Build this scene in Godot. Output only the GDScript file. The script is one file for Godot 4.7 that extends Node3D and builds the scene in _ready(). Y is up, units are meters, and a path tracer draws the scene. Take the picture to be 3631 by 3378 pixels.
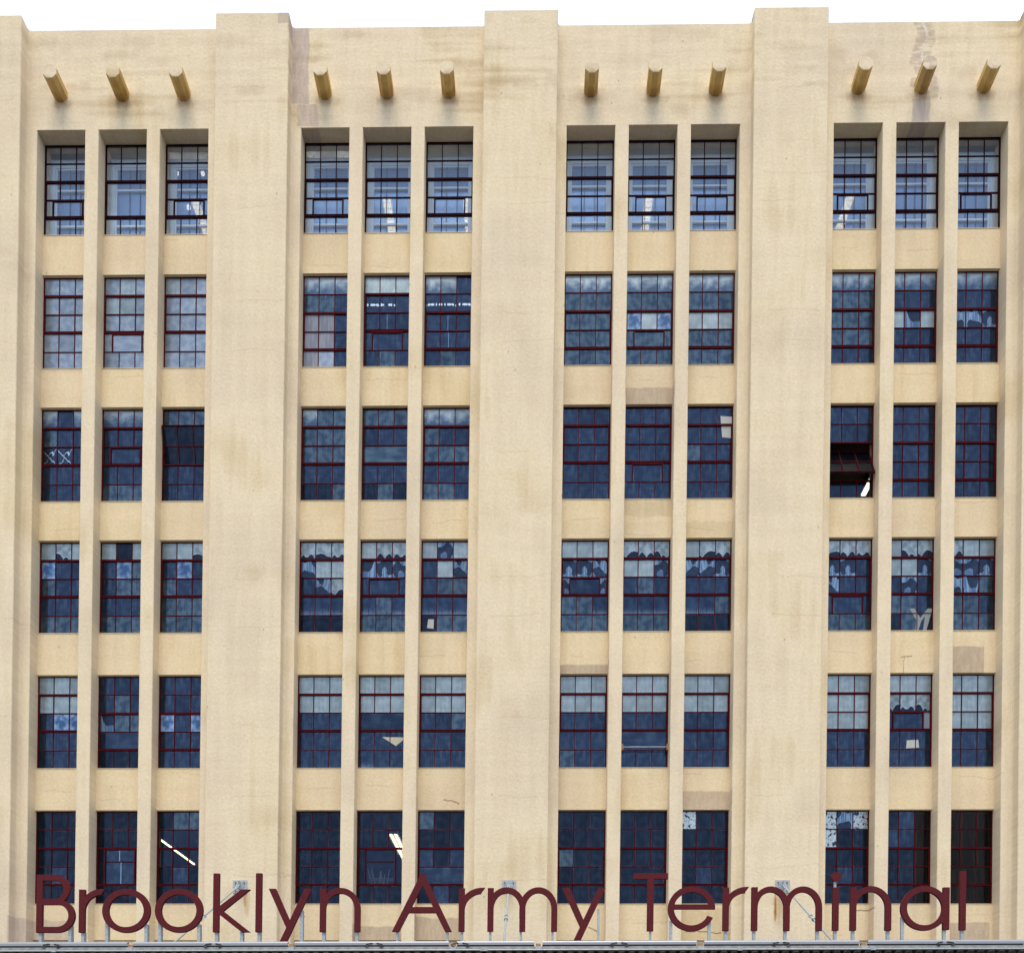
extends Node3D

# ---- facade measures (metres); the camera stands at x = 0, z = 24 in front of the wall plane z = 0
const LEAN := 0.010127            # the whole front leans very slightly to the right
const BAY := 7.9
const BAY_X := -15.2651           # left edge of the first window opening
const EDGES := [0.0, 1.4392, 1.8448, 3.2834, 3.6827, 5.1276]
const PIL_L := -0.2996            # pilaster edge left of the bay, from BAY_X
const PIL_R := 5.4417
const PIL_OUT := 0.3355
const SPAN_Z := -0.35
const FRAME_Z := -0.42
const DEEP_Z := -0.71
const TOP_Y := 33.89
const SILL := [28.1383, 24.0969, 20.0687, 16.091, 12.0041, 7.9177]
const HEAD := [30.9111, 26.9309, 22.9202, 18.8942, 14.8229, 10.7367]
const CAN_Z := 5.6

var M := {}
var taken := {}
var rng := RandomNumberGenerator.new()
var building: Node3D
var pane_list := []
var mesh_cache := {}

func _ready():
	rng.seed = 7
	# camera
	var cam := Camera3D.new()
	cam.name = "camera"
	add_child(cam)
	cam.transform = Transform3D(Basis(Vector3(1.0, 0.0024, -0.0094).normalized(), Vector3(-0.00237, 1.0, 0.00268).normalized(), Vector3(0.00940, -0.00266, 1.0).normalized()).orthonormalized(), Vector3(0, 1.6, 24.0))
	cam.set_frustum(0.1173255, Vector2(-0.0019974, 0.07826), 0.1, 900.0)
	cam.current = true
	# sky, exposure
	var env := Environment.new()
	var sky := Sky.new()
	var sm := ProceduralSkyMaterial.new()
	sm.sky_top_color = Color(0.86, 0.91, 0.98)
	sm.sky_horizon_color = Color(0.95, 0.96, 0.97)
	sm.sky_curve = 0.2
	sm.ground_bottom_color = Color(0.30, 0.29, 0.27)
	sm.ground_horizon_color = Color(0.62, 0.62, 0.62)
	sm.sky_energy_multiplier = 0.88
	sky.sky_material = sm
	env.background_mode = Environment.BG_SKY
	env.sky = sky
	env.ambient_light_source = Environment.AMBIENT_SOURCE_SKY
	env.tonemap_mode = Environment.TONE_MAPPER_LINEAR
	env.tonemap_exposure = 1.95
	env.sdfgi_enabled = true
	env.ssao_enabled = true
	env.ssil_enabled = true
	var we := WorldEnvironment.new()
	we.name = "world_environment"
	we.environment = env
	add_child(we)
	# soft daylight through thin overcast
	var sun := DirectionalLight3D.new()
	sun.name = "sun"
	sun.light_energy = 0.5
	sun.light_color = Color(1.0, 0.95, 0.86)
	sun.light_angular_distance = 34.0
	sun.shadow_enabled = true
	sun.sky_mode = DirectionalLight3D.SKY_MODE_LIGHT_ONLY
	sun.rotation_degrees = Vector3(-68, -3, 0)
	add_child(sun)

	make_materials()
	make_ground()
	make_building()
	make_windows()
	make_canopy()
	make_sign()
	make_tie_rods()
	make_light_bars()
	make_interior_things()

# ------------------------------------------------------------------ naming
func numbered(n: String) -> String:
	if not taken.has(n):
		taken[n] = 0
		return n
	taken[n] += 1
	return "%s_%03d" % [n, taken[n]]

func thing(called: String, label: String, category: String, group := "", at := Vector3.ZERO) -> Node3D:
	var o := Node3D.new()
	o.name = numbered(called)
	add_child(o)
	o.position = at
	o.set_meta("label", label)
	o.set_meta("category", category)
	if group != "":
		o.set_meta("group", group)
	return o

func obj(called: String, mesh: Mesh, mat: Material, parent: Node, at := Transform3D.IDENTITY) -> MeshInstance3D:
	var o := MeshInstance3D.new()
	o.name = called
	o.mesh = mesh
	if mat != null:
		o.material_override = mat
	o.transform = at
	parent.add_child(o, true)
	return o

# ------------------------------------------------------------------ geometry helpers
func P(x: float, y: float, z: float) -> Vector3:
	return Vector3(x + LEAN * y, y, z)

func begin() -> SurfaceTool:
	var st := SurfaceTool.new()
	st.begin(Mesh.PRIMITIVE_TRIANGLES)
	st.set_smooth_group(-1)
	return st

func done(st: SurfaceTool) -> ArrayMesh:
	st.generate_normals()
	return st.commit()

# wall texture coordinates: the front laid out flat
func wuv(p: Vector3) -> Vector2:
	return Vector2((p.x - LEAN * p.y + 17.0) / 34.0, 1.0 - (p.y - 5.0) / 29.4)

func quad(st: SurfaceTool, a: Vector3, b: Vector3, c: Vector3, d: Vector3):
	# a b c d clockwise seen from the front
	var n := (b - a).cross(c - a)
	var level: bool = absf(n.y) > 0.6 * n.length()
	for p in [a, b, c, a, c, d]:
		st.set_uv(wuv(p) + (Vector2(0, p.z * 0.034) if level else Vector2.ZERO))
		st.add_vertex(p)

func corners(st: SurfaceTool, c: Array):
	# c: 0..3 front face (bl, br, tr, tl), 4..7 back face
	quad(st, c[0], c[3], c[2], c[1])
	quad(st, c[5], c[6], c[7], c[4])
	quad(st, c[4], c[7], c[3], c[0])
	quad(st, c[1], c[2], c[6], c[5])
	quad(st, c[3], c[7], c[6], c[2])
	quad(st, c[4], c[0], c[1], c[5])

func lbox(st: SurfaceTool, x0: float, x1: float, y0: float, y1: float, z0: float, z1: float):
	# a box that follows the lean of the front
	corners(st, [P(x0, y0, z1), P(x1, y0, z1), P(x1, y1, z1), P(x0, y1, z1), P(x0, y0, z0), P(x1, y0, z0), P(x1, y1, z0), P(x0, y1, z0)])

func sbox(st: SurfaceTool, x0: float, x1: float, y0: float, y1: float, z0: float, z1: float):
	# a plain box
	corners(st, [Vector3(x0, y0, z1), Vector3(x1, y0, z1), Vector3(x1, y1, z1), Vector3(x0, y1, z1), Vector3(x0, y0, z0), Vector3(x1, y0, z0), Vector3(x1, y1, z0), Vector3(x0, y1, z0)])

func slope(x: float) -> float:
	return 0.003 * x          # the canopy and all that stands on it fall a little to the left

func cbox(st: SurfaceTool, x0: float, x1: float, y0: float, y1: float, z0: float, z1: float):
	var a := slope(x0)
	var b := slope(x1)
	corners(st, [Vector3(x0, y0 + a, z1), Vector3(x1, y0 + b, z1), Vector3(x1, y1 + b, z1), Vector3(x0, y1 + a, z1), Vector3(x0, y0 + a, z0), Vector3(x1, y0 + b, z0), Vector3(x1, y1 + b, z0), Vector3(x0, y1 + a, z0)])

func vprism(st: SurfaceTool, prof: Array, y0: float, y1: float, steps := 1):
	# a profile of (x, z) points, open at the back, run up the front; wobbles by millimetres like hand-floated stucco
	var n := prof.size()
	var rows := []
	for k in steps + 1:
		var y: float = lerpf(y0, y1, float(k) / steps)
		var row := []
		for i in n:
			var wob := 0.0
			if k > 0 and k < steps:
				wob = rng.randf_range(-0.0025, 0.0025)
			row.append(P(prof[i].x + wob, y, prof[i].y))
		rows.append(row)
	for k in steps:
		for i in n - 1:
			quad(st, rows[k][i], rows[k + 1][i], rows[k + 1][i + 1], rows[k][i + 1])
	for i in range(1, n - 1):
		for yy in [0, steps]:
			for p in [rows[yy][0], rows[yy][i], rows[yy][i + 1]]:
				st.set_uv(wuv(p))
				st.add_vertex(p)

func tube(st: SurfaceTool, pts: Array, r: float, sides := 8):
	var rings := []
	for i in pts.size():
		var d: Vector3
		if i == 0:
			d = pts[1] - pts[0]
		elif i == pts.size() - 1:
			d = pts[i] - pts[i - 1]
		else:
			d = pts[i + 1] - pts[i - 1]
		d = d.normalized()
		var u := d.cross(Vector3.UP)
		if u.length() < 0.1:
			u = d.cross(Vector3.RIGHT)
		u = u.normalized()
		var v := d.cross(u)
		var ring := []
		for s in sides:
			var a := TAU * s / sides
			ring.append(pts[i] + (u * cos(a) + v * sin(a)) * r)
		rings.append(ring)
	for i in pts.size() - 1:
		for s in sides:
			var t := (s + 1) % sides
			quad(st, rings[i][s], rings[i + 1][s], rings[i + 1][t], rings[i][t])
	for s in range(1, sides - 1):
		for p in [rings[0][0], rings[0][s], rings[0][s + 1]]:
			st.add_vertex(p)
		var e = rings[-1]
		for p in [e[0], e[s + 1], e[s]]:
			st.add_vertex(p)

# ------------------------------------------------------------------ materials
func mat(c: Color, rough := 0.8, metal := 0.0) -> StandardMaterial3D:
	var m := StandardMaterial3D.new()
	m.albedo_color = c.linear_to_srgb()
	m.roughness = rough
	m.metallic = metal
	m.cull_mode = BaseMaterial3D.CULL_DISABLED
	return m

func noise_tex(sd: int, freq: float, lo: Color, hi: Color, size := 256) -> NoiseTexture2D:
	var n := FastNoiseLite.new()
	n.seed = sd
	n.frequency = freq
	n.fractal_octaves = 4
	var t := NoiseTexture2D.new()
	t.width = size
	t.height = size
	t.noise = n
	t.seamless = true
	var g := Gradient.new()
	g.set_color(0, lo)
	g.set_color(1, hi)
	t.color_ramp = g
	return t

func noise_bytes(sd: int, freq: float, w: int, h: int, W: int, H: int, oct := 4) -> PackedByteArray:
	var n := FastNoiseLite.new()
	n.seed = sd
	n.frequency = freq
	n.fractal_octaves = oct
	var im := n.get_image(w, h, false, false, true)
	im.convert(Image.FORMAT_L8)
	if w != W or h != H:
		im.resize(W, H, Image.INTERPOLATE_CUBIC)
	return im.get_data()

const TW := 1400
const TH := 1210
var tex_px := PackedByteArray()

var tex_z := 0.0          # depth of the face that is being painted

func tx(x: float) -> int:
	return int((x + 17.0) / 34.0 * TW)

func ty(y: float) -> int:
	return int((1.0 - (y - 5.0) / 29.4) * TH)

func tint(ix: int, iy: int, c: Color, a: float):
	if ix < 0 or iy < 0 or ix >= TW or iy >= TH:
		return
	var i := (iy * TW + ix) * 3
	tex_px[i] = int(lerpf(tex_px[i], c.r * 255.0, a))
	tex_px[i + 1] = int(lerpf(tex_px[i + 1], c.g * 255.0, a))
	tex_px[i + 2] = int(lerpf(tex_px[i + 2], c.b * 255.0, a))

# a repaired patch of another paint with a hand-cut, slightly ragged edge
func patch(x0: float, x1: float, y0: float, y1: float, c: Color, a: float, wander := 0.05):
	var n := FastNoiseLite.new()
	n.seed = int(abs(x0) * 100.0 + y0 * 7.0)
	n.frequency = 0.035
	var m := wander + 0.04
	for iy in range(ty(y1 + m), ty(y0 - m) + 1):
		for ix in range(tx(x0 - m), tx(x1 + m) + 1):
			var x := (ix + 0.5) / TW * 34.0 - 17.0
			var y := 5.0 + (1.0 - (iy + 0.5) / TH) * 29.4
			var w := n.get_noise_2d(ix, iy) * wander
			var d: float = min(min(x - x0, x1 - x) + (w if tex_z == 0.0 else 0.02), min(y - y0, y1 - y) + w)
			var e: float = clampf(d / 0.02, 0.0, 1.0)
			if e > 0.0:
				var v := 1.0 + 0.10 * n.get_noise_2d(ix * 5.0, iy * 1.2) + rng.randf_range(-0.03, 0.03)
				tint(ix, iy, Color(c.r * v, c.g * v, c.b * v), a * e)

func crack(x: float, y: float, length: float, ang: float, strength: float):
	var px := float(tx(x))
	var py := float(ty(y))
	var a := ang
	for i in int(length / 34.0 * TW * 2.0):
		a += rng.randf_range(-0.35, 0.35)
		a = lerpf(a, ang, 0.3)
		px += cos(a) * 0.5
		py -= sin(a) * 0.5
		tint(int(px), int(py), Color(0.42, 0.33, 0.24), strength * rng.randf_range(0.3, 1.0))

# a soft blot of colour or a run of dirt
func blot(x: float, y: float, rx: float, ry: float, c: Color, a: float, sd: int):
	var n := FastNoiseLite.new()
	n.seed = sd
	n.frequency = 0.03
	for iy in range(ty(y + ry), ty(y - ry) + 1):
		for ix in range(tx(x - rx), tx(x + rx) + 1):
			var dx := ((ix + 0.5) / TW * 34.0 - 17.0 - x) / rx
			var dy := (5.0 + (1.0 - (iy + 0.5) / TH) * 29.4 - y) / ry
			var d := 1.0 - sqrt(dx * dx + dy * dy)
			if d > 0.0:
				var q: float = clampf(d * 1.6 + n.get_noise_2d(ix * 2.0, iy) * 0.8 - 0.25, 0.0, 1.0)
				tint(ix, iy, c, a * q)

func wall_texture() -> ImageTexture:
	var broad := noise_bytes(11, 0.010, TW / 2, TH / 2, TW, TH)
	var boards := noise_bytes(12, 0.05, TW / 16, TH, TW, TH, 3)
	var runs := noise_bytes(13, 0.05, TW, TH / 14, TW, TH, 3)
	var fine := noise_bytes(14, 0.22, TW, TH, TW, TH, 3)
	tex_px.resize(TW * TH * 3)
	var j := 0
	var upper := ty(31.0) * TW
	for i in TW * TH:

		var b := broad[i] - 128
		var f := fine[i] - 128
		var s := boards[i] - 128
		var r := runs[i] - 128
		# light cream paint with sandy discolouring: blotches, board marks, runs, grain
		var v := b * 0.085 + f * 0.055 + s * (0.05 if i < upper else 0.02) + r * 0.04 + float(rng.randi() & 15) * 0.4 - 3.0
		var stain := (maxf(0.0, float(s + b) - 44.0) * 0.22 if i < upper else maxf(0.0, float(b) - 26.0) * 0.10) + maxf(0.0, float(r + b) - 50.0) * 0.12
		tex_px[j] = clampi(int(226.0 + v - stain), 0, 255)
		tex_px[j + 1] = clampi(int(210.0 + v * 1.05 - stain * 1.15), 0, 255)
		tex_px[j + 2] = clampi(int(183.0 + v * 1.15 - b * 0.04 - stain * 1.3), 0, 255)
		j += 3
	var mauve := Color(0.725, 0.66, 0.60)
	var grey := Color(0.74, 0.68, 0.64)
	var white := Color(0.86, 0.83, 0.80)
	# repairs
	patch(-7.672, -7.15, 31.60, 34.2, grey, 0.85)
	patch(-7.50, -6.86, 30.95, 31.62, grey, 0.8)
	tex_z = PIL_OUT
	patch(-8.6 + 0.62, -7.66, 33.58, 34.2, mauve, 0.75, 0.02)
	tex_z = 0.0
	for k in 64:
		var t := k / 63.0
		var cx := 11.02 + 0.10 * sin(t * 9.0) + (0.12 if t > 0.55 else 0.0)
		patch(cx - 0.27, cx + 0.27, 33.9 - t * 2.3 - 0.05, 33.9 - t * 2.3, mauve, 0.55, 0.07)
	patch(10.72, 11.26, 30.94, 31.62, grey, 0.75, 0.06)
	patch(10.66, 10.95, 31.95, 32.25, mauve, 0.6, 0.06)
	for k in 20:
		var t := k / 19.0
		var cx := 11.03 + 0.09 * sin(t * 8.0) + t * 0.10
		patch(cx - 0.05, cx + 0.05, 33.9 - t * 1.7 - 0.1, 33.9 - t * 1.7, white, 0.85, 0.04)
	patch(8.98, 9.02, 33.0, 33.25, white, 0.9, 0.01)
	tex_z = SPAN_Z
	patch(2.38, 3.82, 22.90, 23.42, mauve, 0.85, 0.04)
	patch(12.12, 13.20, 14.80, 15.62, mauve, 0.85, 0.03)
	patch(0.54, 1.97, 14.80, 15.10, mauve, 0.85, 0.03)
	patch(4.22, 5.66, 10.72, 11.30, mauve, 0.7, 0.05)
	patch(2.38, 3.82, 19.55, 20.06, Color(0.76, 0.69, 0.58), 0.45, 0.12)
	patch(4.22, 5.66, 18.88, 19.4, Color(0.76, 0.69, 0.58), 0.3, 0.12)
	patch(-5.52, -4.08, 6.6, 7.25, mauve, 0.8, 0.06)
	patch(-3.68, -2.24, 6.6, 7.50, mauve, 0.75, 0.07)
	patch(12.12, 13.45, 6.6, 7.36, mauve, 0.8, 0.07)
	patch(-15.6, -14.0, 6.6, 7.42, grey, 0.65, 0.12)
	patch(4.22, 5.66, 6.7, 7.75, Color(0.74, 0.66, 0.53), 0.35, 0.15)
	tex_z = PIL_OUT
	# rust below the wall plates
	for q in [[6.88, 7.64, 0.05, 0.55, 0.85], [-8.62, 7.9, 0.06, 0.35, 0.35], [-8.55, 7.75, 0.1, 0.5, 0.2]]:
		blot(q[0], q[1], q[2], q[3], Color(0.55, 0.30, 0.10), q[4], 31)
	blot(6.95, 7.6, 0.25, 0.7, Color(0.66, 0.52, 0.34), 0.35, 33)
	tex_z = 0.0
	# dirt on the parapet and on the pilasters
	for k in 46:
		blot(rng.randf_range(-16, 16), rng.randf_range(30.9, 33.9), rng.randf_range(0.3, 1.1), rng.randf_range(0.12, 0.45), Color(0.66, 0.57, 0.46), rng.randf_range(0.08, 0.24), k)
	for k in 90:
		blot(rng.randf_range(-16, 16), rng.randf_range(6.5, 31.0), rng.randf_range(0.2, 0.9), rng.randf_range(0.2, 0.9), Color(0.68, 0.58, 0.44), rng.randf_range(0.04, 0.13), 100 + k)
	for b in 4:
		for w in 3:
			blot(BAY_X + BAY * b + (EDGES[w * 2] + EDGES[w * 2 + 1]) * 0.5, 31.68, 0.5, 0.22, Color(0.62, 0.50, 0.37), 0.4, 60 + b * 3 + w)  # darker blot just below each beam end
	# day joints and cracks
	tex_z = PIL_OUT
	for b in 5:
		var xc := BAY_X + BAY * b - 1.2
		for y in [29.0, 28.1, 25.2, 24.1, 21.0, 17.1, 16.0, 13.1, 11.0, 8.6, 31.6]:
			if rng.randf() < 0.8:
				crack(xc - 1.05 + rng.randf() * 0.7, y + rng.randf_range(-0.2, 0.2), rng.randf_range(0.7, 2.0), 0.0, 0.08)
	tex_z = SPAN_Z
	for b in 4:
		for w in 3:
			for r in 6:
				if rng.randf() < 0.4:
					crack(BAY_X + BAY * b + EDGES[w * 2] + rng.randf_range(0.0, 0.5), SILL[r] - rng.randf_range(0.08, 1.1), rng.randf_range(0.4, 1.3), rng.randf_range(-0.06, 0.06), 0.10)
	crack(9.4, 7.72, 0.5, -0.1, 0.9)
	crack(1.5, 7.2, 0.35, -0.5, 0.9)
	crack(4.4, 7.05, 1.1, 0.02, 0.9)
	crack(-2.9, 11.05, 0.5, -0.3, 0.8)
	tex_z = 0.0
	crack(10.75, 15.3, 0.35, 0.05, 0.6)
	crack(10.85, 15.3, 0.9, -1.57, 0.3)
	for k in 60:
		var x := rng.randf_range(-16, 16)
		var y := rng.randf_range(6.7, 33.5)
		tint(tx(x), ty(y), Color(0.35, 0.28, 0.2), 0.6)
		tint(tx(x), ty(y) + 1, Color(0.35, 0.28, 0.2), 0.35)
	var im := Image.create_from_data(TW, TH, false, Image.FORMAT_RGB8, tex_px)
	return ImageTexture.create_from_image(im)

# dirty glass: kind says how the pane is coated
func pane_texture(kind: String, sd: int) -> ImageTexture:
	var W := 96
	var n := FastNoiseLite.new()
	n.seed = sd
	n.frequency = 0.02
	n.fractal_octaves = 3
	var n1 := FastNoiseLite.new()
	n1.seed = sd + 3
	n1.frequency = 0.02
	n1.fractal_type = FastNoiseLite.FRACTAL_NONE
	var im := Image.create(W, W, false, Image.FORMAT_RGBA8)
	var r := RandomNumberGenerator.new()
	r.seed = sd
	var navy := Color(0.185, 0.238, 0.335)
	var frost := Color(0.575, 0.63, 0.675)
	var pale := Color(0.62, 0.70, 0.78)
	for y in W:
		for x in W:
			var a := n.get_noise_2d(x, y)
			var s := n.get_noise_2d(x * 3.0 + 500, y * 0.25)
			var g := r.randf_range(-0.035, 0.035)
			var c := navy
			var op := 0.62
			var u := float(x) / W
			var v := float(y) / W
			match kind:
				"N":
					c = navy.lerp(Color(0.30, 0.38, 0.46), clampf(0.15 + a * 0.55 + s * 0.45, 0.0, 0.7))
					op = 0.82
				"E":
					c = navy.lerp(Color(0.25, 0.32, 0.40), clampf(0.1 + a * 0.5 + s * 0.5, 0, 0.6))
					op = 0.42
				"K":
					c = Color(0.13, 0.125, 0.13).lerp(Color(0.20, 0.19, 0.18), clampf(0.3 + s, 0, 1))
					op = 0.7
				"D":
					c = Color(0.125, 0.165, 0.235).lerp(Color(0.21, 0.26, 0.32), clampf(0.2 + a * 0.5 + s * 0.5, 0, 0.8))
					op = 0.8
				"M":
					c = Color(0.22, 0.285, 0.37).lerp(Color(0.32, 0.39, 0.445), clampf(0.5 + a * 1.2 + s * 0.5, 0, 1))
					op = 0.93
				"T":   # frost that thins out downward
					c = frost.lerp(Color(0.23, 0.32, 0.44), clampf(v * 1.5 - 0.35 + a * 0.6, 0.0, 1.0))
					op = 0.93
				"F":
					c = frost.lerp(Color(0.47, 0.54, 0.58), clampf(0.4 + n.get_noise_2d(x * 1.2, y * 1.0) * 0.8 + n.get_noise_2d(x * 12.0, y * 12.0) * 0.5 + s * 0.4, 0.0, 1.0))
					op = 1.0
				"G":   # grey film
					c = Color(0.46, 0.53, 0.62).lerp(Color(0.56, 0.60, 0.66), clampf(0.5 + a * 1.5, 0.0, 1.0))
					op = 1.0
				"L":   # pale blind behind
					c = Color(0.47, 0.50, 0.58).lerp(Color(0.56, 0.57, 0.63), clampf(0.5 + s * 1.5 - v * 0.3, 0.0, 1.0))
					op = 1.0
				"S":   # streaks of old paint along the lower edge
					var t := clampf(v * 3.2 - 2.15 + n.get_noise_2d(x * 9.0, 40.0) * 0.9, 0.0, 1.0)
					c = navy.lerp(Color(0.25, 0.33, 0.44), clampf(0.25 + a, 0, 0.6)).lerp(pale, t * 0.55)
					op = 0.8
				"P":   # paint film torn off along a ragged lower edge
					var e := 0.97 - 0.42 * pow(absf(n1.get_noise_2d(x * 0.7, 7.0)), 0.6) + 0.03 * n.get_noise_2d(x * 5.0, y * 5.0) - v
					if e > 0.0:
						c = frost.lerp(Color(0.42, 0.49, 0.54), clampf(0.45 + a * 1.2 + s * 0.3, 0, 1))
						op = 1.0
						if e < 0.035:
							c = pale
					else:
						c = Color(0.15, 0.20, 0.29)
				"Q":   # patches of film left on the glass
					var q := 0.05 + n1.get_noise_2d(x * 0.75 + 90, y * 0.6) * 0.8 + 0.16 * n.get_noise_2d(x * 7.0, y * 3.5)
					c = navy.lerp(Color(0.22, 0.32, 0.46), clampf(0.3 + a, 0, 1))
					if q > 0.10:
						c = Color(0.48, 0.58, 0.69).lerp(Color(0.30, 0.41, 0.56), clampf(0.5 + s * 2.5, 0, 1))
						op = 1.0
					elif q > 0.06:
						c = Color(0.55, 0.64, 0.73)
						op = 1.0
				"B":   # a bright film with a dark worn middle
					var d := Vector2(u - 0.5, v - 0.5).length() + n.get_noise_2d(x * 1.5, y * 1.5) * 0.35
					c = Color(0.26, 0.38, 0.56).lerp(Color(0.56, 0.66, 0.80), clampf(d * 2.6 - 0.45, 0, 1))
					op = 0.95
				"H":   # white dabs of paint in a broken row
					c = navy.lerp(Color(0.30, 0.38, 0.46), clampf(0.15 + a * 0.55 + s * 0.45, 0.0, 0.7))
					op = 0.82
					if absf(v - 0.55 - 0.12 * maxf(0.0, 0.25 - u) * 8.0 * 0.3) < 0.05 + 0.05 * n.get_noise_2d(x * 6.0, 11.0) and n.get_noise_2d(x * 3.0, 200.0 + sd) > -0.05:
						c = Color(0.80, 0.84, 0.88)
						op = 1.0
				"I":   # one pale run down the middle
					c = navy.lerp(Color(0.30, 0.38, 0.46), clampf(0.15 + a * 0.55 + s * 0.45, 0.0, 0.7))
					op = 0.82
					if absf(u - 0.52) < 0.014:
						c = Color(0.50, 0.60, 0.70)
				"X":   # two scratched strokes that cross
					c = navy.lerp(Color(0.30, 0.38, 0.46), clampf(0.15 + a * 0.55 + s * 0.45, 0.0, 0.7))
					op = 0.82
					if absf(u - v + a * 0.3) < 0.03 or absf(u * 0.8 + v - 0.95 + s * 0.1) < 0.03:
						c = Color(0.66, 0.74, 0.80)
						op = 1.0
				"W":   # white cracked coat
					var q2 := absf(n.get_noise_2d(x * 2.5, y * 2.0))
					c = Color(0.68, 0.74, 0.78) if q2 > 0.05 else Color(0.2, 0.26, 0.32)
					if n.get_noise_2d(x * 1.2, y * 1.2 + 300) > 0.28:
						c = navy
					op = 1.0
			# dirt gathers along the putty
			var rim: float = min(min(u, 1.0 - u), min(v, 1.0 - v))
			if rim < 0.045 and kind in ["N", "D", "S", "M"]:
				c = c.lerp(Color(0.42, 0.47, 0.50), 0.35 + s * 0.6)
			im.set_pixel(x, y, Color(clampf(c.r + g, 0, 1), clampf(c.g + g, 0, 1), clampf(c.b + g, 0, 1), op))
	return ImageTexture.create_from_image(im)

func make_materials():
	var w := mat(Color(1, 1, 1), 0.92)
	w.albedo_texture = wall_texture()
	w.metallic_specular = 0.2
	var nt := noise_tex(5, 0.32, Color(0, 0, 0), Color(1, 1, 1), 1024)
	nt.as_normal_map = true
	nt.bump_strength = 2.0
	w.normal_enabled = true
	w.normal_texture = nt
	w.normal_scale = 0.08
	w.uv1_scale = Vector3.ONE
	M.wall = w
	var ws: StandardMaterial3D = w.duplicate()
	ws.albedo_color = Color(1.0, 0.985, 0.945)
	M.wall_panel = ws
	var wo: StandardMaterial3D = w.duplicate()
	wo.albedo_color = Color(0.92, 0.85, 0.66)  # ochre tint: staining, plus shade of sides and underside put into the colour
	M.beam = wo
	var steel := mat(Color(1, 1, 1), 0.55)
	steel.albedo_texture = noise_tex(21, 0.04, Color(0.23, 0.05, 0.075), Color(0.34, 0.08, 0.11), 128)
	steel.uv1_triplanar = true
	steel.uv1_scale = Vector3(1.3, 1.3, 1.3)
	steel.roughness = 0.75
	steel.metallic_specular = 0.12
	M.steel = steel
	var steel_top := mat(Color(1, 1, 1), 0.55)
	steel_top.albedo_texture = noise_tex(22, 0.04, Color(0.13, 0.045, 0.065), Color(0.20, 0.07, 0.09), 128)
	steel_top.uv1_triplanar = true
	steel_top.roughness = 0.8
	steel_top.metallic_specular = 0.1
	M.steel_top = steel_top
	var letter := mat(Color(1, 1, 1), 0.6)
	letter.metallic_specular = 0.15
	letter.albedo_texture = noise_tex(23, 0.05, Color(0.33, 0.135, 0.155), Color(0.37, 0.155, 0.18), 256)
	letter.uv1_triplanar = true
	letter.uv1_scale = Vector3(0.8, 0.8, 0.8)
	M.letter = letter
	var galv := mat(Color(1, 1, 1), 0.5, 0.25)
	galv.albedo_texture = noise_tex(24, 0.06, Color(0.56, 0.60, 0.63), Color(0.72, 0.75, 0.78), 128)
	galv.uv1_triplanar = true
	galv.uv1_scale = Vector3(1.5, 1.5, 1.5)
	M.galv = galv
	M.alu = mat(Color(0.30, 0.32, 0.365), 0.42, 0.45)
	var channel := mat(Color(1, 1, 1), 0.6, 0.1)
	channel.albedo_texture = noise_tex(25, 0.03, Color(0.48, 0.49, 0.48), Color(0.62, 0.63, 0.62), 128)
	channel.uv1_triplanar = true
	M.channel = channel
	var deck := mat(Color(1, 1, 1), 0.65, 0.1)
	deck.albedo_texture = noise_tex(26, 0.05, Color(0.26, 0.25, 0.23), Color(0.52, 0.54, 0.54), 128)
	deck.uv1_triplanar = true
	M.deck = deck
	var rust := mat(Color(1, 1, 1), 0.85)
	rust.albedo_texture = noise_tex(27, 0.08, Color(0.52, 0.27, 0.10), Color(0.74, 0.68, 0.58), 128)
	rust.uv1_triplanar = true
	rust.uv1_scale = Vector3(4, 4, 4)
	M.rust = rust
	M.black = mat(Color(0.015, 0.015, 0.018), 0.5)
	M.lens = mat(Color(0.55, 0.58, 0.62), 0.25)
	M.white = mat(Color(0.66, 0.82, 1.0), 0.6)
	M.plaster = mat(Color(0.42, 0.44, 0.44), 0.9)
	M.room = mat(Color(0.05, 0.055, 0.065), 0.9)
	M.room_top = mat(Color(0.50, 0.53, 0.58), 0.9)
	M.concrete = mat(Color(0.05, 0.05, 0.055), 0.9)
	M.paper = mat(Color(0.44, 0.46, 0.46), 0.9)
	M.strip = mat(Color(0.24, 0.28, 0.30), 0.9)
	M.cloth = mat(Color(0.50, 0.48, 0.38), 0.9)
	M.wire_dark = mat(Color(0.10, 0.13, 0.19), 0.7)
	M.wire = mat(Color(0.55, 0.60, 0.64), 0.5)
	var lamp := mat(Color(0.9, 0.88, 0.8), 0.4)
	lamp.emission_enabled = true
	lamp.emission = Color(1.0, 0.90, 0.66)
	lamp.emission_energy_multiplier = 5.0
	M.lamp = lamp
	var bulb := mat(Color(0.9, 0.9, 0.9), 0.4)
	bulb.emission_enabled = true
	bulb.emission = Color(1.0, 0.98, 0.94)
	bulb.emission_energy_multiplier = 6.0
	M.bulb = bulb
	var clear := mat(Color(0.20, 0.30, 0.50), 0.03)
	clear.transparency = BaseMaterial3D.TRANSPARENCY_ALPHA
	clear.albedo_color.a = 0.10
	clear.metallic_specular = 0.3
	M.C = clear
	var blue := mat(Color(0.20, 0.36, 0.70), 0.05)
	blue.metallic = 0.6
	blue.roughness = 0.4
	blue.transparency = BaseMaterial3D.TRANSPARENCY_ALPHA
	blue.albedo_color.a = 0.74
	blue.metallic_specular = 0.3
	M.inner_glass = blue
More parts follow.
